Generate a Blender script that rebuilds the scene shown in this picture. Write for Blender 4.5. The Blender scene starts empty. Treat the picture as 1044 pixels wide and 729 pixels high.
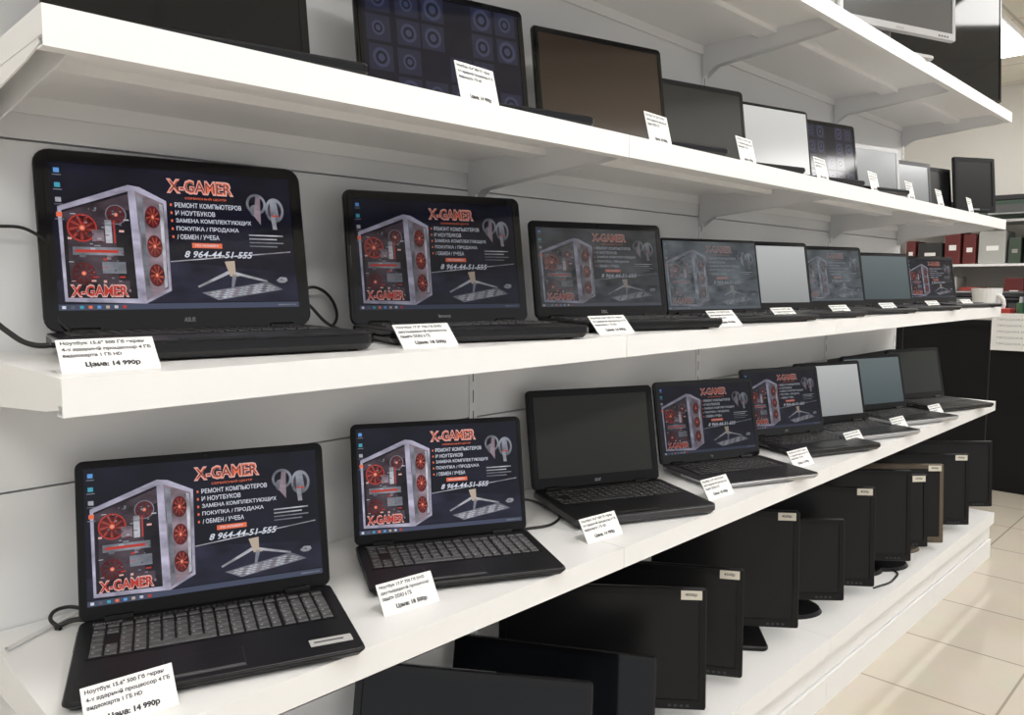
import bpy, math, random
from mathutils import Matrix, Vector
random.seed(7)
S = bpy.context.scene
COL = S.collection
T = Matrix.Translation
def R(deg, ax): return Matrix.Rotation(math.radians(deg), 4, ax)

# ------------------------------------------------------------------ materials
MATS = {}
def mat(name, col, rough=0.5, metal=0.0, emis=None, es=1.0, noise=0.0, nscale=20, coat=0.0, spec=0.5):
    if name in MATS: return MATS[name]
    m = bpy.data.materials.new(name); m.use_nodes = True
    nt = m.node_tree; b = nt.nodes['Principled BSDF']
    b.inputs['Base Color'].default_value = (*col, 1)
    b.inputs['Roughness'].default_value = rough
    b.inputs['Metallic'].default_value = metal
    b.inputs['Specular IOR Level'].default_value = spec
    b.inputs['Coat Weight'].default_value = coat
    if emis:
        b.inputs['Emission Color'].default_value = (*emis, 1)
        b.inputs['Emission Strength'].default_value = es
    if noise > 0:
        tc = nt.nodes.new('ShaderNodeTexCoord')
        n = nt.nodes.new('ShaderNodeTexNoise'); n.inputs['Scale'].default_value = nscale
        r = nt.nodes.new('ShaderNodeValToRGB')
        r.color_ramp.elements[0].color = (*[max(0, c*(1-noise)) for c in col], 1)
        r.color_ramp.elements[1].color = (*[min(1, c*(1+noise)) for c in col], 1)
        nt.links.new(tc.outputs['Object'], n.inputs['Vector'])
        nt.links.new(n.outputs['Fac'], r.inputs['Fac'])
        nt.links.new(r.outputs['Color'], b.inputs['Base Color'])
    MATS[name] = m
    return m

WHITE = mat('shelf_white', (0.84, 0.84, 0.84), 0.35, noise=0.015, nscale=3)
PANEL = mat('panel_white', (0.80, 0.805, 0.81), 0.32, noise=0.02, nscale=2)
GROOVE = mat('groove_grey', (0.35, 0.35, 0.36), 0.7)
SLOT = mat('slot_dark', (0.08, 0.08, 0.08), 0.7)
BLK = mat('plastic_black', (0.006, 0.006, 0.007), 0.38, noise=0.1, nscale=200, spec=.25)
BLKG = mat('plastic_black_gloss', (0.005, 0.005, 0.006), 0.08, spec=.45)
KEY = mat('key_black', (0.020, 0.020, 0.022), 0.5, spec=.35)
KEYG = mat('key_grey', (0.085, 0.085, 0.09), 0.5, spec=.4)
DECK = mat('deck_charcoal', (0.010, 0.010, 0.012), 0.36, noise=0.1, nscale=150, spec=.27)
DARKM = mat('dark_metal', (0.06, 0.06, 0.065), 0.3, metal=0.6)
SILV = mat('silver_plastic', (0.42, 0.42, 0.43), 0.3, metal=0.5)
GLASS = mat('screen_glass', (0.006, 0.007, 0.009), 0.06, spec=.4)
MATTE = mat('screen_matte', (0.009, 0.009, 0.010), 0.30, spec=.27)
CARD = mat('card_white', (0.85, 0.85, 0.83), 0.4)
INK = mat('ink_dark', (0.03, 0.03, 0.04), 0.6)
INKL = mat('ink_soft', (0.07, 0.07, 0.09), 0.6)
LEG = mat('legend_grey', (0.30, 0.30, 0.32), 0.6)
CABLE = mat('cable_black', (0.01, 0.01, 0.01), 0.45)
CABLEW = mat('cable_white', (0.7, 0.7, 0.7), 0.45)

# ------------------------------------------------------------------ mesh builder
class MB:
    def __init__(s): s.v=[]; s.f=[]; s.m=[]; s.mats=[]
    def mi(s, m):
        if m not in s.mats: s.mats.append(m)
        return s.mats.index(m)
    def add(s, vs, fs, m, M=None):
        o=len(s.v); k=s.mi(m)
        for p in vs:
            p=Vector(p); s.v.append(tuple(M@p) if M else tuple(p))
        for f in fs: s.f.append([i+o for i in f]); s.m.append(k)
    def box(s, x0,x1,y0,y1,z0,z1,m,M=None, taper=0):
        t=taper
        vs=[(x0,y0,z0),(x1,y0,z0),(x1,y1,z0),(x0,y1,z0),(x0+t,y0+t,z1),(x1-t,y0+t,z1),(x1-t,y1-t,z1),(x0+t,y1-t,z1)]
        s.add(vs,[(3,2,1,0),(4,5,6,7),(0,1,5,4),(1,2,6,5),(2,3,7,6),(3,0,4,7)],m,M)
    def poly(s, pts, z, m, M=None):
        s.add([(x,y,z) for x,y in pts],[list(range(len(pts)))],m,M)
    def prism(s, pts, z0,z1,m,M=None):
        n=len(pts)
        vs=[(x,y,z0) for x,y in pts]+[(x,y,z1) for x,y in pts]
        fs=[list(range(n))[::-1],list(range(n,2*n))]+[(i,(i+1)%n,n+(i+1)%n,n+i) for i in range(n)]
        s.add(vs,fs,m,M)
    def slab(s, w,d,z0,z1,r,c,m,M=None,seg=5,c0=None):
        c0=c if c0 is None else c0
        def ring(ins,z):
            W=w/2-ins; D=d/2-ins; rr=max(r-ins,0.0005); out=[]
            for cx,cy,a0 in ((W-rr,D-rr,0),(-W+rr,D-rr,90),(-W+rr,-D+rr,180),(W-rr,-D+rr,270)):
                for i in range(seg+1):
                    a=math.radians(a0+90*i/seg); out.append((cx+rr*math.cos(a),cy+rr*math.sin(a),z))
            return out
        rings=[ring(c0,z0),ring(0,z0+min(c0,(z1-z0)*.7)),ring(0,z1-c),ring(c,z1)]
        n=len(rings[0]); vs=sum(rings,[]); fs=[list(range(n))[::-1],list(range(3*n,4*n))]
        for k in range(3):
            for i in range(n): fs.append((k*n+i,k*n+(i+1)%n,(k+1)*n+(i+1)%n,(k+1)*n+i))
        s.add(vs,fs,m,M)
    def cyl(s, r0,r1,z0,z1,m,M=None,n=24,cap=True):
        vs=[(r0*math.cos(2*math.pi*i/n),r0*math.sin(2*math.pi*i/n),z0) for i in range(n)]
        vs+=[(r1*math.cos(2*math.pi*i/n),r1*math.sin(2*math.pi*i/n),z1) for i in range(n)]
        fs=[(i,(i+1)%n,n+(i+1)%n,n+i) for i in range(n)]
        if cap: fs+=[list(range(n))[::-1],list(range(n,2*n))]
        s.add(vs,fs,m,M)
    def mesh(s,name):
        me=bpy.data.meshes.new(name); me.from_pydata(s.v,[],s.f)
        for m in s.mats: me.materials.append(m)
        me.polygons.foreach_set('material_index',s.m); me.update(); return me
    def obj(s,name,parent=None,M=None):
        return mkobj(name,s.mesh(name),parent,M)
def mkobj(name,me,parent=None,M=None):
    o=bpy.data.objects.new(name,me); COL.objects.link(o)
    if parent: o.parent=parent
    if M: o.matrix_local=M
    return o
def empty(name,M):
    o=bpy.data.objects.new(name,None); o.empty_display_size=0.05; COL.objects.link(o); o.matrix_world=M; return o

TXT={}
def text_geo(body, bold=0.0, shear=0.0):
    k=(body,bold,shear)
    if k in TXT: return TXT[k]
    cu=bpy.data.curves.new('t','FONT'); cu.body=body; cu.offset=bold; cu.shear=shear; cu.resolution_u=2
    o=bpy.data.objects.new('t',cu); COL.objects.link(o)
    dg=bpy.context.evaluated_depsgraph_get(); dg.update()
    me=bpy.data.meshes.new_from_object(o.evaluated_get(dg))
    vs=[(v.co.x,v.co.y) for v in me.vertices]; fs=[list(p.vertices) for p in me.polygons]
    bpy.data.objects.remove(o); bpy.data.curves.remove(cu); bpy.data.meshes.remove(me)
    if not vs: vs=[(0,0),(1,0),(1,1)]; fs=[]
    x0=min(v[0] for v in vs); x1=max(v[0] for v in vs); y0=min(v[1] for v in vs); y1=max(v[1] for v in vs)
    vs=[((x-x0)/(x1-x0+1e-9),(y-y0)/(y1-y0+1e-9)) for x,y in vs]
    TXT[k]=(vs,fs); return TXT[k]
def put_text(mb, body, x0,x1,y0,y1,z,m,M=None,bold=0.0,shear=0.0):
    vs,fs=text_geo(body,bold,shear)
    mb.add([(x0+(x1-x0)*u,y0+(y1-y0)*v,z) for u,v in vs],fs,m,M)

# ------------------------------------------------------------------ desktop wallpaper (unit square)
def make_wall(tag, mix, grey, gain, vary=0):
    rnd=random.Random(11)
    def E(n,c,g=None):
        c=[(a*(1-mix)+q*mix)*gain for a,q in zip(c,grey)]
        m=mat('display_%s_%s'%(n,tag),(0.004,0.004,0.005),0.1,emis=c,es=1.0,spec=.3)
        if g:   # soft photographic mottling of the picture on the panel
            nt=m.node_tree; b=nt.nodes['Principled BSDF']; tc=nt.nodes.new('ShaderNodeTexCoord')
            n_=nt.nodes.new('ShaderNodeTexNoise'); n_.inputs['Scale'].default_value=g; n_.inputs['Detail'].default_value=4
            r=nt.nodes.new('ShaderNodeValToRGB'); r.color_ramp.elements[0].position=.3; r.color_ramp.elements[1].position=.72
            r.color_ramp.elements[0].color=(*[x*.35 for x in c],1); r.color_ramp.elements[1].color=(*[min(1,x*1.6) for x in c],1)
            nt.links.new(tc.outputs['Object'],n_.inputs['Vector']); nt.links.new(n_.outputs['Fac'],r.inputs['Fac']); nt.links.new(r.outputs['Color'],b.inputs['Emission Color'])
        return m
    bg=E('bg',(0.006,0.006,0.014),3); bg2=E('bg2',(0.014,0.014,0.030),5)
    lt=E('case',(0.36,0.34,0.44),6); md=E('casemid',(0.19,0.145,0.17),9); mm=E('casedark',(.05,.035,.045),9); dk=E('dark',(0.012,0.010,0.014),8)
    red=E('red',(0.42,0.035,0.025)); rd2=E('red2',(0.085,0.010,0.012),10); rgl=E('redglow',(0.30,.05,.035),12); org=E('orange',(0.70,0.14,0.065)); wh=E('white',(0.56,0.58,0.66)); pk=E('pink',(.62,.36,.33))
    gr=E('grey',(0.16,0.17,0.20),8); gd=E('gold',(0.42,0.34,0.27)); bl=E('blue',(0.10,0.28,0.6)); tb=E('taskbar',(0.05,0.06,0.10)); tl=E('teal',(0.05,0.30,0.4)); fg=E('lightgrey',(.36,.36,.40),8)
    mb=MB(); A=1.72
    def P(pts,k,m): mb.poly(pts,k*0.00025,m)
    def rect(x0,x1,y0,y1,k,m): P([(x0,y0),(x1,y0),(x1,y1),(x0,y1)],k,m)
    def circ(cx,cy,r,k,m,sq=1.0,n=22): P([(cx+r*sq*math.cos(2*math.pi*i/n)/A,cy+r*math.sin(2*math.pi*i/n)) for i in range(n)],k,m)
    def ring(cx,cy,r,t,k,m,sq=1.0,n=26):
        vs=[];fs=[]
        for i in range(n):
            a=2*math.pi*i/n
            for q in (r,r-t): vs.append((cx+q*sq*math.cos(a)/A,cy+q*math.sin(a),k*.00025))
        for i in range(n): j=(i+1)%n; fs.append((2*i,2*j,2*j+1,2*i+1))
        mb.add(vs,fs,m)
    def fan(cx,cy,r,k,sq=1.0,c1=None,c2=None):
        circ(cx,cy,r,k,rd2,sq)
        for i in range(9):
            a=2*math.pi*i/9; da=.38
            P([(cx+r*.25*sq*math.cos(a)/A,cy+r*.25*math.sin(a)),(cx+r*.85*sq*math.cos(a+da)/A,cy+r*.85*math.sin(a+da)),(cx+r*.85*sq*math.cos(a+2*da*.8)/A,cy+r*.85*math.sin(a+2*da*.8)),(cx+r*.25*sq*math.cos(a+.5)/A,cy+r*.25*math.sin(a+.5))],k+1,c2 or mm)
        ring(cx,cy,r,r*.10,k+2,c1 or red,sq); circ(cx,cy,r*.20,k+2,org,sq); circ(cx,cy,r*.09,k+3,pk,sq)
    rect(0,1,0,1,0,bg)
    P([(0.0,0.05),(1,0.05),(1,0.26),(0.45,0.34),(0,0.2)],1,bg2)
    # computer case
    P([(.020,.70),(.29,.875),(.335,.865),(.44,.775),(.435,.13),(.33,.04),(.025,.06)],2,lt)
    P([(.034,.675),(.288,.83),(.298,.075),(.036,.085)],3,dk)
    P([(.034,.66),(.288,.81),(.288,.70),(.034,.60)],4,mm)
    P([(.316,.835),(.428,.755),(.424,.145),(.332,.062)],3,md)
    P([(.322,.81),(.345,.795),(.350,.09),(.336,.075)],4,gr)
    P([(.410,.755),(.424,.745),(.420,.16),(.408,.15)],4,fg)
    P([(.05,.60),(.23,.68),(.23,.20),(.05,.16)],4,mm)
    fan(.105,.56,.095,5,c2=rgl); fan(.235,.66,.07,5,c1=gr); fan(.10,.25,.075,5,c1=rd2)
    rect(.065,.255,.375,.43,8,gr); rect(.075,.235,.392,.412,9,red); rect(.19,.215,.46,.62,8,fg); rect(.222,.228,.46,.62,8,red)
    rect(.14,.185,.47,.55,8,md); rect(.15,.27,.12,.20,6,mm); rect(.17,.26,.25,.33,6,gr)
    for i in range(60):
        x=.045+rnd.random()*.22; y=.11+rnd.random()*.58
        rect(x,x+.004+rnd.random()*.022,y,y+.004+rnd.random()*.014,8,rnd.choice([rd2,md,red,gr,md,pk,mm,fg,gr]))
    for cy in (.655,.445,.24):
        fan(.380,cy,.080,5,.66,c1=rd2,c2=rgl)
    put_text(mb,'X-GAMER',.045,.265,.085,.175,.0030,pk,bold=.05); put_text(mb,'X-GAMER',.05,.26,.095,.165,.0033,red,bold=.02)
    # title
    put_text(mb,'X-GAMER',.445,.735,.835,.945,.0010,pk,bold=.055); put_text(mb,'X-GAMER',.452,.728,.845,.935,.0013,org,bold=.02)
    put_text(mb,'X-GAMER',.458,.722,.853,.925,.0015,mm,bold=-.012)
    put_text(mb,'СЕРВИСНЫЙ ЦЕНТР',.52,.70,.795,.818,.0010,org,bold=.01)
    ys=.735
    for t,w in (('РЕМОНТ КОМПЬЮТЕРОВ',.29),('И НОУТБУКОВ',.17),('ЗАМЕНА КОМПЛЕКТУЮЩИХ',.33),('ПОКУПКА / ПРОДАЖА',.27),('/ ОБМЕН / УЧЕБА',.18)):
        put_text(mb,t,.475,.475+w,ys,ys+.036,.0010,wh,bold=.015); rect(.455,.463,ys+.008,ys+.026,3,org); ys-=.058
    rect(.535,.665,.442,.478,3,org); put_text(mb,'ПО НОМЕРУ',.55,.65,.452,.468,.0012,wh,bold=.02)
    put_text(mb,'8 964-44-51-555',.50,.80,.370,.420,.0010,wh,bold=.02,shear=.3)
    for i in range(4): rect(.79,.95-.03*(i%2),.545-.028*i,.555-.028*i,3,fg if i<2 else gr)
    # peripherals on the right
    ring(.835,.79,.080,.020,3,gr); circ(.825,.74,.045,4,gr,.8); P([(.82,.70),(.835,.85),(.855,.84),(.85,.63)],5,md)
    circ(.92,.75,.095,3,gr,.8); circ(.92,.75,.07,4,mm,.8); P([(.90,.66),(.90,.82),(.93,.84),(.94,.68)],5,gr)
    P([(.905,.60),(.90,.70),(.92,.72),(.925,.60)],6,fg); rect(.905,.935,.70,.712,7,red)
    # desk arm
    P([(.44,.335),(.98,.425),(.98,.433),(.44,.343)],3,fg)
    P([(.67,.345),(.715,.352),(.715,.27),(.73,.235),(.69,.235)],4,gd); P([(.69,.255),(.55,.15),(.545,.162),(.68,.275)],4,fg)
    P([(.715,.268),(.86,.205),(.855,.192),(.705,.25)],4,fg); P([(.70,.25),(.72,.25),(.70,.13),(.69,.13)],4,gr)
    # keyboard and mouse
    P([(.56,.115),(.63,.060),(.93,.135),(.86,.195)],5,gr)
    for r in range(4):
        for c in range(13):
            ox=.575+.0218*c+.0165*r; oy=.112+.0055*c-.0115*r
            P([(ox,oy),(ox+.016,oy+.0040),(ox+.027,oy-.004),(ox+.011,oy-.0080)],6,fg if (r+c)%3 else md)
    P([(.90,.205),(.92,.232),(.95,.228),(.955,.205),(.94,.188),(.915,.188)],5,fg); P([(.915,.21),(.93,.225),(.935,.20)],6,gr)
    rect(0,1,0,.040,9,tb)
    for i in range(8): rect(.012+.032*i,.026+.032*i,.010,.030,10,[wh,gr,tl,org,bl,gd,fg,red][i])
    rect(.90,.985,.014,.024,10,gr)
    for i,m in enumerate((bl,tl,fg,org)):
        rect(.015,.036,.93-.10*i,.962-.10*i,5,m); rect(.010,.042,.912-.10*i,.918-.10*i,5,gr)
    return mb.mesh('display_'+tag)
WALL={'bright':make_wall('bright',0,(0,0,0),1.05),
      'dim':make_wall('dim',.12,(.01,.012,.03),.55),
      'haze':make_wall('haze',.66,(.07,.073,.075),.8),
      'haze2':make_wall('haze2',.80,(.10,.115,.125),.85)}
def grad_mesh(tag,c0,c1):
    m=bpy.data.materials.new('display_'+tag); m.use_nodes=True; nt=m.node_tree; b=nt.nodes['Principled BSDF']
    b.inputs['Base Color'].default_value=(.02,.02,.02,1); b.inputs['Roughness'].default_value=.15
    tc=nt.nodes.new('ShaderNodeTexCoord'); sp=nt.nodes.new('ShaderNodeSeparateXYZ'); rp=nt.nodes.new('ShaderNodeValToRGB')
    rp.color_ramp.elements[0].color=(*c0,1); rp.color_ramp.elements[1].color=(*c1,1)
    nt.links.new(tc.outputs['Object'],sp.inputs[0]); nt.links.new(sp.outputs['Y'],rp.inputs[0]); nt.links.new(rp.outputs[0],b.inputs['Emission Color'])
    b.inputs['Emission Strength'].default_value=1
    mb=MB(); mb.poly([(0,0),(1,0),(1,1),(0,1)],0,m)
    return mb.mesh('display_'+tag)
WALL['light']=grad_mesh('light',(.24,.25,.25),(.42,.43,.43))
WALL['pale_reflection']=grad_mesh('pale_reflection',(.42,.42,.41),(.60,.60,.58))  # white reflection on a glossy screen, painted as an emissive gradient
WALL['greyblue']=grad_mesh('greyblue',(.035,.055,.06),(.09,.115,.12))
def circles_mesh():
    bg=mat('display_circ_bg',(.004,.004,.006),.08,emis=(.006,.006,.012),spec=.4); c1=mat('display_circ_a',(.004,.004,.006),.08,emis=(.032,.038,.075)); c2=mat('display_circ_b',(.004,.004,.006),.08,emis=(.012,.014,.032))
    rnd=random.Random(3)
    mb=MB(); mb.poly([(0,0),(1,0),(1,1),(0,1)],0,bg)
    for i in range(6):
        for j in range(4):
            if rnd.random()<.25: continue
            cx=.1+.16*i+rnd.uniform(-.012,.012); cy=.14+.25*j; sz=rnd.uniform(.7,1.1)
            mb.poly([(cx-.07,cy-.11),(cx+.07,cy-.11),(cx+.07,cy+.11),(cx-.07,cy+.11)],.0002,c2)
            for k,(r,m) in enumerate(((.09*sz,c1),(.06*sz,bg),(.035*sz,c1))):
                mb.poly([(cx+r*math.cos(a*math.pi/9)/1.7,cy+r*math.sin(a*math.pi/9)) for a in range(18)],.0004+.0002*k,m)
    return mb.mesh('display_circles')
WALL['circles']=circles_mesh()

# ------------------------------------------------------------------ laptop
CAMQ=1.37
def W(x,q,z): return (x,q-CAMQ,z)
def laptop(x,q,z,rot,w=.36,d=.245,h=.235,tilt=14,tb=.018,disp=None,gloss=False,base=None,keys=KEY,rim=None,bez=.014,botb=.026,numpad=True,r=.012,screen=None,sticker=False,logo=None,badge=None,lidcol=None):
    body=base or DECK; shell=BLKG if gloss else BLK
    e=empty('laptop',T(W(x,q,z))@R(rot,'Z'))
    mb=MB(); Mb=T((0,-d/2,0))
    mb.slab(w,d,.003,tb-.002,r,.0015,rim or shell,Mb,c0=.009)
    mb.slab(w-.002,d-.002,tb-.004,tb,r,.0012,body,Mb)
    for sx in (-1,1):
        for yy in (-.03,-d+.03): mb.cyl(.008,.008,0,.004,BLK,T((sx*(w/2-.03),yy,0)),10)
        Mh=T((sx*(w/2-.055),-.004,tb))@R(90,'Y'); mb.cyl(.006,.006,-.02,.02,BLK,Mh,12)
    for k in range(3): mb.box(w/2-.001,w/2+.0003,-.06-.035*k,-.045-.035*k,tb*.55,tb*.8,SLOT)
    mb.box(-w/2-.0003,-w/2+.001,-.10,-.03,tb*.55,tb*.85,SLOT)
    tx=-w*.06 if numpad else 0
    mb.box(tx-.052,tx+.052,-d+.012,-d+.075,tb,tb+.0006,DARKM); mb.box(tx-.0505,tx+.0505,-d+.0225,-d+.0738,tb+.0006,tb+.0009,body)
    mb.box(tx-.0505,tx+.0505,-d+.0132,-d+.0210,tb+.0006,tb+.0012,keys)
    if sticker:
        mb.box(w/2-.072,w/2-.012,-d+.030,-d+.052,tb,tb+.0004,mat('sticker_grey',(.5,.5,.5),.4)); mb.box(w/2-.066,w/2-.024,-d+.040,-d+.0435,tb+.0004,tb+.0006,INK)
    if badge: put_text(mb,badge,-w/2+.02,-w/2+.06,-.024,-.015,tb+.0004,LEG,bold=.01)
    # speaker holes by the hinge
    for k in range(28): mb.box(-w*.3+k*w*.6/28,-w*.3+k*w*.6/28+.004,-.020,-.014,tb,tb+.0002,SLOT)
    mb.obj('base',e)
    kb=MB(); kw=w-.030 if numpad else w-.055; pitch=.0187; n=int(kw/pitch); x0=-n*pitch/2; ktop=-.030
    kb.box(x0-.003,-x0+.003,ktop-6*pitch*.98-.003,ktop+.003,tb,tb+.0005,BLK)
    for row in range(6):
        y1=ktop-row*pitch*.98; hh=.0155 if row else .010
        c=0
        while c<n:
            span=1
            if row==5 and c==4: span=5
            if row in (2,3) and c==0: span=1.4
            if numpad and c==n-4-1 and row!=0: wk=pitch*.72
            else: wk=pitch*span-.0028
            kx=x0+c*pitch
            step=int(math.ceil(span))
            if span==1.4: wk=pitch-.0028
            kb.box(kx+.0014,kx+.0014+wk,y1-hh,y1-.0005,tb+.0005,tb+.0026,keys,taper=.0012)
            if row and step==1 :
                kb.box(kx+.004,kx+.0075,y1-.0075,y1-.0040,tb+.0026,tb+.00265,LEG)
            c+=step
    kb.obj('keyboard',e)
    t=.009
    Ml=T((0,.002,tb-.002))@R(90-tilt,'X')
    lb=MB()
    lb.slab(w,h,0,t,r,.002,shell,Ml@T((0,h/2,-t*.5)))
    if lidcol: lb.slab(w+.001,h+.001,-.001,.003,r,.001,lidcol,Ml@T((0,h/2,-t*.5)))
    sw=w-2*bez; sh=h-bez-botb
    zf=t*.5; ri=max(r*.55,.004)
    for a in ((-w/2+ri,-sw/2,ri,h-ri),(sw/2,w/2-ri,ri,h-ri),(-sw/2,sw/2,.004,botb),(-sw/2,sw/2,h-bez,h-.004)):
        lb.box(min(a[0],a[1]-.001),max(a[1],a[0]+.001),a[2],a[3],zf-.0005,zf+.0016,shell,Ml)
    lb.poly([(-sw/2,botb),(sw/2,botb),(sw/2,h-bez),(-sw/2,h-bez)],zf+.0003,screen or (GLASS if gloss else MATTE),Ml)
    lb.cyl(.002,.002,zf+.0016,zf+.0018,GLASS,Ml@T((0,h-bez/2,0)),10)
    if logo:
        ln=.007*len(logo)/1.6; put_text(lb,logo,-ln/2,ln/2,botb*.36,botb*.36+.0075,zf+.0019,LEG,Ml,bold=.02)
    lb.box(-w/2+.05,w/2-.05,-.004,.008,-t*.5,t*.4,BLK,Ml)
    lb.obj('lid',e)
    if disp:
        Ms=Ml@T((-sw/2,botb,zf+.0005))@Matrix.Diagonal((sw,sh,.35,1))
        mkobj('display',WALL[disp],e,Ms)
    return e

# ------------------------------------------------------------------ monitor
def monitor(x,q,z,rot,w=.42,h=.30,tilt=6,gap=.04,foot='oval',disp=None,screen=None,shell=None,bez=.018,sticker=True,t=.03,name='computer_monitor',neck=True):
    shell=shell or BLK
    e=empty(name,T(W(x,q,z))@R(rot,'Z'))
    mb=MB(); Ml=T((0,0,gap))@R(90-tilt,'X')
    mb.slab(w,h,0,t*.5,.008,.003,shell,Ml@T((0,h/2,0)))
    mb.slab(w*.8,h*.75,-t*.8,.002,.03,.012,shell,Ml@T((0,h/2,0)))
    z0=t*.5
    for a in ((-w/2+.003,-w/2+bez,.003,h-.003),(w/2-bez,w/2-.003,.003,h-.003),(-w/2+bez,w/2-bez,.003,bez*1.4),(-w/2+bez,w/2-bez,h-bez,h-.003)):
        mb.box(a[0],a[1],a[2],a[3],z0-.001,z0+.003,shell,Ml)
    mb.poly([(-w/2+bez,bez*1.4),(w/2-bez,bez*1.4),(w/2-bez,h-bez),(-w/2+bez,h-bez)],z0+.0004,screen or MATTE,Ml)
    mb.box(-.018,.018,bez*.45,bez*.85,z0+.003,z0+.0034,LEG,Ml)
    for k in range(4): mb.box(w/2-.09+.014*k,w/2-.083+.014*k,bez*.5,bez*.8,z0+.003,z0+.004,DARKM,Ml)
    if sticker:
        mb.box(w/2-.062,w/2-.012,h-.027,h-.005,z0+.0032,z0+.0040,mat('label_cream',(.66,.62,.53),.5),Ml); put_text(mb,'4500р',w/2-.052,w/2-.024,h-.020,h-.011,z0+.0044,INK,Ml,bold=.02)
    mb.obj('panel',e)
    sb=MB()
    if neck: sb.slab(.06,.022,.010,gap+h*.45*math.cos(math.radians(tilt)),.008,.002,shell,T((0,.045+h*.4*math.sin(math.radians(tilt)),0)))
    if neck: sb.box(-.04,.04,.0,.05,gap+h*.3,gap+h*.5,shell,T((0,h*.4*math.sin(math.radians(tilt)),0)))
    if foot=='oval':
        sb.cyl(1,.93,0,.012,shell,T((0,.03,0))@Matrix.Diagonal((.115,.085,1,1)),32)
    elif foot=='rect':
        sb.slab(.24,.17,0,.014,.02,.004,shell,T((0,.02,0)))
    sb.obj('stand',e)
    if disp:
        sw=w-2*bez; sh=h-bez*2.4
        mkobj('display',WALL[disp],e,Ml@T((-sw/2,bez*1.4,z0+.0008))@Matrix.Diagonal((sw,sh,.35,1)))
    return e

# ------------------------------------------------------------------ price tags
def tag_mesh(lines,price,w=.105,h=.052,lean=30):
    mb=MB(); M=R(90-lean,'X')
    mb.box(-w/2,w/2,0,h,-.0006,.0006,CARD,M)
    y=h-.0100
    for t,ww in lines:
        put_text(mb,t,-w*.46,-w*.46+ww*w/.105,y,y+.0064,.0010,INKL,M,bold=.035); y-=.0092
    put_text(mb,price,-w*.26,w*.30,h*.12,h*.12+.009,.0010,INK,M,bold=.05)
    mb.box(-w/2,w/2,.002,.034,0,.0012,CARD)
    mb.box(-w/2,w/2,.001,.004,0,.0025,CARD)
    return mb.mesh('card')
L1T=(('Ноутбук 15.6" 500 Гб экран',.090),('4-х ядерный процессор 4 ГБ',.096),('видеокарта 1 ГБ HD',.062)); L2T=(('Ноутбук 17.3" 750 Гб DVD',.086),('двухъядерный процессор',.092),('память DDR3 6 ГБ',.055))
TAGS={}
for nm,ln,ww,hh in (('low',32,.105,.052),('mid',44,.105,.050),('up',14,.090,.068)):
    TAGS[nm]=[tag_mesh(L1T,'Цена: 14 990р',ww,hh,ln),tag_mesh(L2T,'Цена: 18 500р',ww,hh,ln)]
def tag(x,q,z,rot,k,kind):
    e=empty('price_tag',T(W(x,q,z))@R(rot,'Z'))
    mkobj('card',TAGS[kind][k%2],e)

# ------------------------------------------------------------------ shelving unit
ZB,ZL,ZM,ZA,ZT = .21,.723,1.150,1.535,2.00
SEC=[.25,1.25,2.25,3.25,4.05]
def shelf(x0,x1,z,yf=-.45,lip=.042):
    mb=MB(); g=.0008; x0+=g; x1-=g
    mb.box(x0,x1,yf,-.004,z-.004,z,WHITE)
    mb.box(x0,x1,yf,yf+.003,z-lip,z-.004,WHITE); mb.box(x0,x1,yf+.003,yf+.022,z-lip,z-lip+.002,WHITE)
    mb.box(x0,x1,-.008,-.004,z-.03,z-.004,WHITE)
    for xx in (x0,x1-.003): mb.box(xx,xx+.003,yf+.003,-.008,z-.03,z-.004,WHITE)
    mb.box(x0+.003,x1-.003,-.25,-.19,z-.018,z-.004,WHITE)
    return mb
def bracket(mb,x,z,yf=-.43):
    for dx in (-.016,.014):
        pts=[(-.006,z-.004),(yf,z-.004),(yf,z-.036),(yf+.05,z-.043),(-.05,z-.070),(-.006,z-.10)]
        M=Matrix(((0,0,1,x+dx),(1,0,0,0),(0,1,0,0),(0,0,0,1)))
        mb.prism(pts,0,.002,WHITE,M)
e=empty('retail_shelving',Matrix.Identity(4))
for z,nm in ((ZL,'lower'),(ZM,'middle'),(ZA,'upper'),(ZT,'top')):
    for i in range(4):
        shelf(SEC[i],SEC[i+1],z,yf=-.45).obj('shelf_%s_%d'%(nm,i+1),e)
br=MB()
for z in (ZL,ZM,ZA,ZT):
    for x in SEC: bracket(br,min(max(x,SEC[0]+.018),SEC[-1]-.018),z)
br.obj('brackets',e)
pn=MB()
joints=[0.0,.402,.934,1.466,1.998,2.36]
for i in range(4):
    for a,b in zip(joints[:-1],joints[1:]):
        m=PANEL
        if i==3 and b<1.2: m=BLK
        pn.box(SEC[i]+.002,SEC[i+1]-.002,-.001,.010,a+.0018,b-.0018,m)
pn.box(SEC[0],SEC[-1],.009,.014,0.01,2.36,GROOVE)
pn.obj('back_panels',e)
up=MB()
for x in SEC:
    up.box(x-.012,x+.012,-.003,.03,0,2.38,WHITE)
    for k in range(46):
        zz=.12+.05*k
        up.box(x-.0012,x+.0012,-.0035,-.0028,zz,zz+.03,SLOT)
up.obj('uprights',e)
bd=MB()
for i in range(4):
    x0,x1=SEC[i]+.0008,SEC[i+1]-.0008
    bd.box(x0,x1,-.47,-.006,ZB-.004,ZB,WHITE); bd.box(x0,x1,-.47,-.466,ZB-.05,ZB-.004,WHITE)
    bd.box(x0,x1,-.455,-.451,.09,ZB-.05,WHITE); bd.box(x0,x1,-.462,-.451,.0,.085,WHITE)
for x in (SEC[0]+.001,SEC[-1]-.004): bd.box(x,x+.003,-.45,-.006,0,ZB-.004,WHITE)
bd.obj('base_deck',e)

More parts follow.
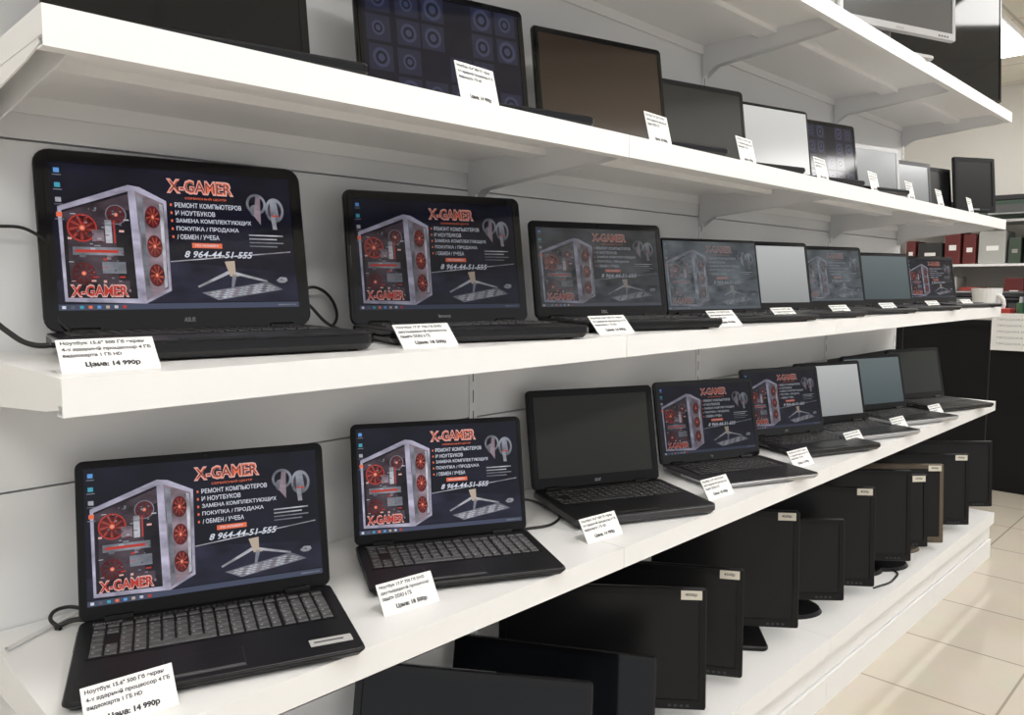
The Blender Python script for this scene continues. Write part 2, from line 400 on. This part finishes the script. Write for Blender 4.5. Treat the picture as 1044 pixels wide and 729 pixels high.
# ------------------------------------------------------------------ laptops
L=ZL
laptop(.530,1.205,L,-21,w=.378,d=.258,h=.243,tilt=12,disp='bright',keys=KEYG,bez=.012,botb=.022,sticker=True,tb=.017,badge='lenovo')
laptop(1.005,1.190,L,-28,w=.355,d=.236,h=.238,tilt=12,disp='bright',keys=KEYG,bez=.010,botb=.020,tb=.017,badge='lenovo')
laptop(1.530,1.210,L,-25,w=.355,d=.255,h=.245,tilt=12,tb=.026,bez=.018,botb=.028,base=BLK,rim=DARKM,logo='acer',screen=mat('screen_off_warm',(.035,.036,.032),.32,spec=.3))
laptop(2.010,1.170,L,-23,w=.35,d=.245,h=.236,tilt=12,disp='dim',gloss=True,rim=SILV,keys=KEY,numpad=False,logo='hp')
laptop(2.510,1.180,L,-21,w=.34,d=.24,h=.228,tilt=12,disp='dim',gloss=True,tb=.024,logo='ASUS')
laptop(2.865,1.165,L,-20,w=.33,d=.235,h=.225,tilt=12,disp='light',tb=.022,rim=SILV)
laptop(3.28,1.160,L,-20,w=.34,d=.235,h=.225,tilt=12,disp='greyblue',tb=.022,rim=SILV)
laptop(3.745,1.150,L,-20,w=.34,d=.235,h=.225,tilt=12,tb=.022,screen=mat('screen_off_olive',(.03,.034,.03),.35,spec=.3))
m_=ZM
laptop(.545,1.285,m_,-10,w=.415,d=.275,h=.285,tilt=10,tb=.028,disp='bright',gloss=True,r=.024,bez=.021,botb=.034,logo='ASUS')
laptop(1.020,1.200,m_,-18,w=.38,d=.245,h=.262,tilt=10,tb=.025,disp='dim',gloss=True,r=.015,bez=.018,botb=.028,logo='lenovo')
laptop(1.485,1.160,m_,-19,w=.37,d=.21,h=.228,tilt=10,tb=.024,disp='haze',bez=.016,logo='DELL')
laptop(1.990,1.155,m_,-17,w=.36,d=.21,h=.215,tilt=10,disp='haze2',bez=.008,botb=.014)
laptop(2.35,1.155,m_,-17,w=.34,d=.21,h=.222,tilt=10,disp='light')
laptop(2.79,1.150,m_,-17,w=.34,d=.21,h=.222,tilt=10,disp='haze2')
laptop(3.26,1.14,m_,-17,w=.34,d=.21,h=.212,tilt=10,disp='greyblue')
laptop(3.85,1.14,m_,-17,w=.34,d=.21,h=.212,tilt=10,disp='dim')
a_=ZA
laptop(.52,1.19,a_,-10,w=.38,d=.22,h=.25,tilt=8,tb=.024,gloss=True)
laptop(1.03,1.185,a_,-12,w=.375,d=.215,h=.262,tilt=8,disp='circles',gloss=True,tb=.024)
laptop(1.510,1.175,a_,-14,w=.385,d=.205,h=.280,tilt=8,gloss=True,tb=.024,screen=mat('screen_off_brown',(.05,.035,.025),.12))
laptop(1.940,1.165,a_,-14,w=.33,d=.20,h=.246,tilt=8,tb=.022,screen=mat('screen_off_warm',(.03,.03,.03),.3))
laptop(2.32,1.145,a_,-14,w=.33,d=.19,h=.245,tilt=8,disp='pale_reflection',tb=.022,bez=.010)
laptop(2.66,1.13,a_,-14,w=.33,d=.19,h=.245,tilt=8,disp='circles',gloss=True,tb=.022)
monitor(2.99,1.12,a_,-14,w=.34,h=.20,gap=.02,disp='light',shell=SILV,sticker=False)
monitor(3.35,1.12,a_,-14,w=.34,h=.185,gap=.02,disp='light',shell=DARKM,sticker=False)
monitor(3.70,1.14,a_,-14,w=.33,h=.20,gap=.02,sticker=False)
monitor(3.92,1.02,a_,-30,w=.22,h=.24,gap=.03,sticker=False)

# ------------------------------------------------------------------ tags
for i,(x,q) in enumerate(((.324,.968),(.765,.985),(1.268,.980),(1.73,.976),(2.20,.976),(2.60,.975),(3.00,.970),(3.42,.97))): tag(x,q,ZL,-6,i,'low')
for i,x in enumerate((.318,.795,1.28,1.73,2.06,2.44,2.85,3.33,3.78)): tag(x,.965,ZM,-6,i,'mid')
for i,x in enumerate((.885,1.395,1.765,2.19,2.58,2.91,3.23,3.62)): tag(x,.945,ZA,4,i,'up')

# ------------------------------------------------------------------ lower monitors
def mon_R(xr,qr,ztop,rot,w,h,tilt=4,**k):
    # (xr,qr,ztop) = upper right corner
    c,s=math.cos(math.radians(rot)),math.sin(math.radians(rot)); tt=math.radians(tilt)
    bx=xr-(-s)*h*math.sin(tt); bq=qr-c*h*math.sin(tt)
    monitor(bx-c*w/2,bq-s*w/2,ZB,rot,w=w,h=h,tilt=tilt,gap=max(ztop-ZB-h*math.cos(tt),.020),**k)
mon_R(1.17,.93,.455,-56,.49,.25,tilt=16,foot='rect',screen=GLASS,shell=BLKG,sticker=False)
mon_R(1.42,.95,.420,-60,.47,.205,tilt=16,foot='rect',screen=GLASS,shell=BLKG,sticker=False,bez=.012)
mon_R(1.63,.955,.525,-50,.50,.295,foot='rect')
mon_R(1.835,.965,.515,-58,.43,.285,foot='rect')
mon_R(2.16,.970,.600,-52,.42,.34,foot='rect')
mon_R(2.46,.960,.515,-48,.34,.26,foot='oval',sticker=False)
mon_R(2.69,.950,.575,-52,.42,.335,foot='oval')
mon_R(2.99,.935,.585,-48,.40,.33,foot='oval',sticker=False)
mon_R(3.11,.920,.552,-40,.34,.27,foot='oval')
mon_R(3.34,.930,.550,-46,.38,.31,foot='oval',shell=mat('bronze_plastic',(.10,.075,.05),.4))
mon_R(3.67,.925,.540,-46,.42,.30,foot='oval')
mon_R(4.05,.930,.540,-46,.42,.30,foot='oval',sticker=False)

# ------------------------------------------------------------------ top shelf displays
monitor(2.84,1.00,ZT,-20,w=.56,h=.33,gap=.09,shell=SILV,foot='rect',sticker=False,screen=mat('screen_top',(.08,.08,.08),.2),tilt=3)
monitor(3.57,1.08,ZT,-20,w=.76,h=.45,gap=.02,foot='rect',sticker=False,screen=GLASS,shell=BLKG,bez=.012,tilt=3,name='television')

# ------------------------------------------------------------------ cables
def cable(name,pts,r=.003,m=CABLE):
    cu=bpy.data.curves.new(name,'CURVE'); cu.dimensions='3D'; cu.bevel_depth=r; cu.bevel_resolution=3
    sp=cu.splines.new('BEZIER'); sp.bezier_points.add(len(pts)-1)
    for bp,p in zip(sp.bezier_points,pts): bp.co=W(*p); bp.handle_left_type=bp.handle_right_type='AUTO'
    cu.materials.append(m); o=bpy.data.objects.new(name,cu); COL.objects.link(o); return o
cable('power_cable',[(.27,1.355,1.33),(.30,1.35,1.335),(.335,1.345,1.33),(.37,1.34,1.29),(.36,1.32,1.20),(.37,1.30,1.18)],.0025)
cable('power_cable',[(.26,1.30,1.215),(.285,1.29,1.185),(.31,1.26,1.165),(.34,1.24,1.165)],.004)
cable('power_cable',[(.74,1.28,1.18),(.80,1.33,1.245),(.86,1.34,1.20),(.80,1.30,1.154),(.76,1.25,1.153)])
cable('power_cable',[(.72,1.30,1.19),(.78,1.34,1.22),(.83,1.31,1.17),(.88,1.28,1.153)])
cable('power_cable',[(.70,1.28,.735),(.735,1.33,.78),(.755,1.33,.79),(.75,1.27,.735),(.72,1.21,.727)])
cable('power_cable',[(.33,1.31,.727),(.355,1.30,.735),(.375,1.275,.735)],.004)
cable('power_cable',[(.335,1.30,.727),(.33,1.33,.738),(.35,1.345,.742),(.38,1.32,.737),(.39,1.29,.732)],.003)
cable('power_cable',[(.26,1.28,.727),(.32,1.315,.728),(.37,1.335,.732)],.0035,CABLEW)
cable('power_cable',[(1.16,1.22,.728),(1.22,1.30,.75),(1.28,1.28,.727),(1.20,1.16,.727)])
cable('power_cable',[(1.22,1.20,.728),(1.30,1.26,.745),(1.34,1.20,.727),(1.26,1.12,.727),(1.18,1.14,.727)])
cable('power_cable',[(2.72,.95,.215),(2.85,.93,.214),(2.95,.97,.214),(2.90,1.05,.214)],.0035)

# ------------------------------------------------------------------ room
def tilemat(name,c1,c2,grout,size,rough,gap=.006,off=0.0):
    m=bpy.data.materials.new(name); m.use_nodes=True; nt=m.node_tree; b=nt.nodes['Principled BSDF']
    tc=nt.nodes.new('ShaderNodeTexCoord'); br=nt.nodes.new('ShaderNodeTexBrick')
    br.offset=off; br.inputs['Scale'].default_value=1.0; br.inputs['Brick Width'].default_value=size; br.inputs['Row Height'].default_value=size
    br.inputs['Mortar Size'].default_value=gap; br.inputs['Color1'].default_value=(*c1,1); br.inputs['Color2'].default_value=(*c2,1); br.inputs['Mortar'].default_value=(*grout,1)
    nz=nt.nodes.new('ShaderNodeTexNoise'); nz.inputs['Scale'].default_value=6
    mx=nt.nodes.new('ShaderNodeMixRGB'); mx.blend_type='MULTIPLY'; mx.inputs[0].default_value=.12
    nt.links.new(tc.outputs['Object'],br.inputs['Vector']); nt.links.new(tc.outputs['Object'],nz.inputs['Vector'])
    nt.links.new(br.outputs['Color'],mx.inputs[1]); nt.links.new(nz.outputs['Color'],mx.inputs[2]); nt.links.new(mx.outputs[0],b.inputs['Base Color'])
    b.inputs['Roughness'].default_value=rough
    return m
FLOOR=tilemat('floor_tile',(.60,.545,.46),(.64,.58,.49),(.36,.31,.25),.42,.07,gap=.004)
CEIL=tilemat('ceiling_tile',(.80,.76,.66),(.80,.76,.66),(.55,.52,.46),.60,.8,gap=.01)
WALLM=mat('wall_paint',(.76,.74,.70),.7,noise=.02,nscale=4)
CZ=2.95
f=MB(); f.box(-3,8,-5,2.2,-.05,0,FLOOR); f.obj('floor')
c=MB(); c.box(-3,8,-5,2.2,CZ,CZ+.05,CEIL); c.obj('ceiling')
w_=MB(); w_.box(-3,4.07,.032,.15,0,CZ,WALLM); w_.box(4.07,4.17,.032,1.5,0,CZ,WALLM); w_.obj('wall_back')
w_=MB(); w_.box(4.17,8,1.5,1.6,0,CZ,WALLM); w_.obj('wall_recess')
w_=MB(); w_.box(7.9,8.0,-5,1.5,0,CZ,WALLM); w_.obj('wall_right')
b_=MB(); b_.box(7.885,7.9,-5,1.5,0,.08,WHITE); b_.obj('baseboard_right')

LAMP=mat('lamp_diffuser',(.9,.9,.9),.5,emis=(1,.98,.95),es=12.5)
def lamp(x,y,lx=1.2,ly=.3):
    mb=MB(); mb.box(x-lx/2-.02,x+lx/2+.02,y-ly/2-.02,y+ly/2+.02,CZ-.03,CZ,WHITE); mb.box(x-lx/2,x+lx/2,y-ly/2,y+ly/2,CZ-.034,CZ-.03,LAMP); mb.obj('ceiling_light')
for x in (-1.2,.9,3.0,5.1,7.0):
    for y in (-3.4,-1.5): lamp(x,y,1.2,.5)
lamp(6.2,.3,1.2,.5)

# counter
ct=MB()
ct.box(5.40,5.44,-1.2,1.45,0,1.00,BLK); ct.box(5.36,6.0,-1.22,1.45,1.00,1.035,BLK); ct.box(5.44,5.98,-1.2,-1.17,0,1.0,BLK)
for k in range(5): ct.box(5.396,5.40,-1.1+.5*k,-1.095+.5*k,.05,.98,DARKM)
ct.obj('service_counter')
sg=MB(); Ms=T((5.352,-.30,.86))@R(-90,'Z')@R(90,'X')
sg.box(-.19,.19,0,.22,0,.003,CARD,Ms)
for k in range(5): put_text(sg,'ПРОДАЖА И РЕМОНТ',-.16,.12-.02*(k%3),.175-.036*k,.190-.036*k,.0036,LEG,Ms)
sg.obj('paper_sign')
def mug(x,q,z,s=1):
    mb=MB(); M=T(W(x,q,z))@R(-120,'Z')@Matrix.Scale(s,4)
    mb.cyl(.035,.044,0,.10,CARD,M); mb.cyl(.040,.040,.10,.101,LEG,M)
    for i in range(8):
        a=math.radians(-90+180*i/7); mb.cyl(.006,.006,-.008,.008,CARD,M@T((.04+.025*math.cos(a),0,.05+.028*math.sin(a)))@R(-math.degrees(a),'Y'),8)
    mb.obj('coffee_mug')
mug(5.50,1.33,1.036,1.9)
def printer(x,q,z,rot,name='printer',s=1,m1=None):
    m1=m1 or BLK; mb=MB()
    mb.slab(.42,.34,0,.13,.02,.01,m1); mb.slab(.38,.30,.13,.17,.02,.008,DARKM); mb.box(-.14,.14,-.23,-.15,.03,.04,SILV); mb.box(-.15,.15,-.173,-.16,.05,.10,SLOT)
    mb.box(.08,.17,-.172,-.165,.09,.12,SILV)
    mb.obj(name,None,T(W(x,q,z))@R(rot,'Z')@Matrix.Scale(s,4))
printer(5.80,1.66,1.036,-80)
printer(5.80,1.12,1.036,-80)
bx=MB()
cols=[(.50,.05,.04),(.5,.42,.32),(.08,.09,.12),(.10,.25,.12),(.55,.10,.06),(.6,.6,.58),(.05,.15,.35),(.6,.45,.08)]
for i in range(12):
    cc=cols[(i*3)%8]; mm=mat('box_%d'%((i*3)%8),cc,.5)
    y1=-.165-.062*i; hh=.07+.14*((i*7)%5)/4
    if i%3==1:
        bx.cyl(.024,.024,1.036,1.036+hh*.75,mm,T((5.47+.02*(i%2),y1,0)),16); bx.cyl(.012,.010,1.036+hh*.75,1.036+hh,CARD,T((5.47+.02*(i%2),y1,0)),12)
    else:
        bx.slab(.12,.050,1.036,1.036+hh,.006,.003,mm,T((5.47+.02*(i%2),y1,0)))
        bx.box(5.408+.02*(i%2),5.4098+.02*(i%2),y1-.016,y1+.016,1.036+hh*.35,1.036+hh*.6,CARD)
bx.obj('small_goods')
# storage rack at the far wall
rk=empty('storage_rack',Matrix.Identity(4)); fr=MB()
for z in (.15,.62,1.08,1.42,1.78): fr.box(7.40,7.86,-1.4,1.3,z-.02,z,WHITE)
for x in (7.40,7.83):
    for y in (-1.4,-.05,1.27): fr.box(x,x+.03,y,y+.03,0,1.80,WHITE)
fr.obj('frame',rk)
gd=MB()
pal=[(.05,.07,.05),(.02,.02,.02),(.25,.19,.12),(.03,.03,.03),(.30,.05,.04),(.12,.02,.02),(.04,.08,.20),(.4,.4,.38)]
for z in (.15,.62,1.08,1.42):
    y=-1.33
    while y<1.10:
        ww=random.uniform(.06,.20); hh=random.uniform(.12,.31)
        k=random.randrange(8); gd.slab(.30,ww,z,z+hh,.01,.006,mat('goods_%d'%k,pal[k],.5),T((7.60,y+ww/2,0)))
        gd.box(7.447,7.45,y+ww*.25,y+ww*.7,z+hh*.4,z+hh*.55,CARD if k%2 else SILV)
        y+=ww+.02
gd.obj('boxed_goods',rk)
GRN=mat('dark_green_plastic',(.035,.06,.045),.45)
printer(7.60,1.66,1.781,-85,'printer',1.15,GRN)
printer(7.60,2.25,1.781,-85,'printer',1.0,BLK)

# ------------------------------------------------------------------ world, camera
wd=bpy.data.worlds.new('World'); S.world=wd; wd.use_nodes=True
wd.node_tree.nodes['Background'].inputs[0].default_value=(.97,.98,1,1); wd.node_tree.nodes['Background'].inputs[1].default_value=.64
cam=bpy.data.cameras.new('Camera'); co=bpy.data.objects.new('Camera',cam); COL.objects.link(co)
cam.sensor_width=36; cam.lens=36*800/1044; cam.clip_start=.02
co.location=(0,-CAMQ,1.25); co.rotation_euler=(math.radians(90-5.32),0,math.radians(-45.3))
S.camera=co
S.view_settings.view_transform='Standard'; S.view_settings.look='None'
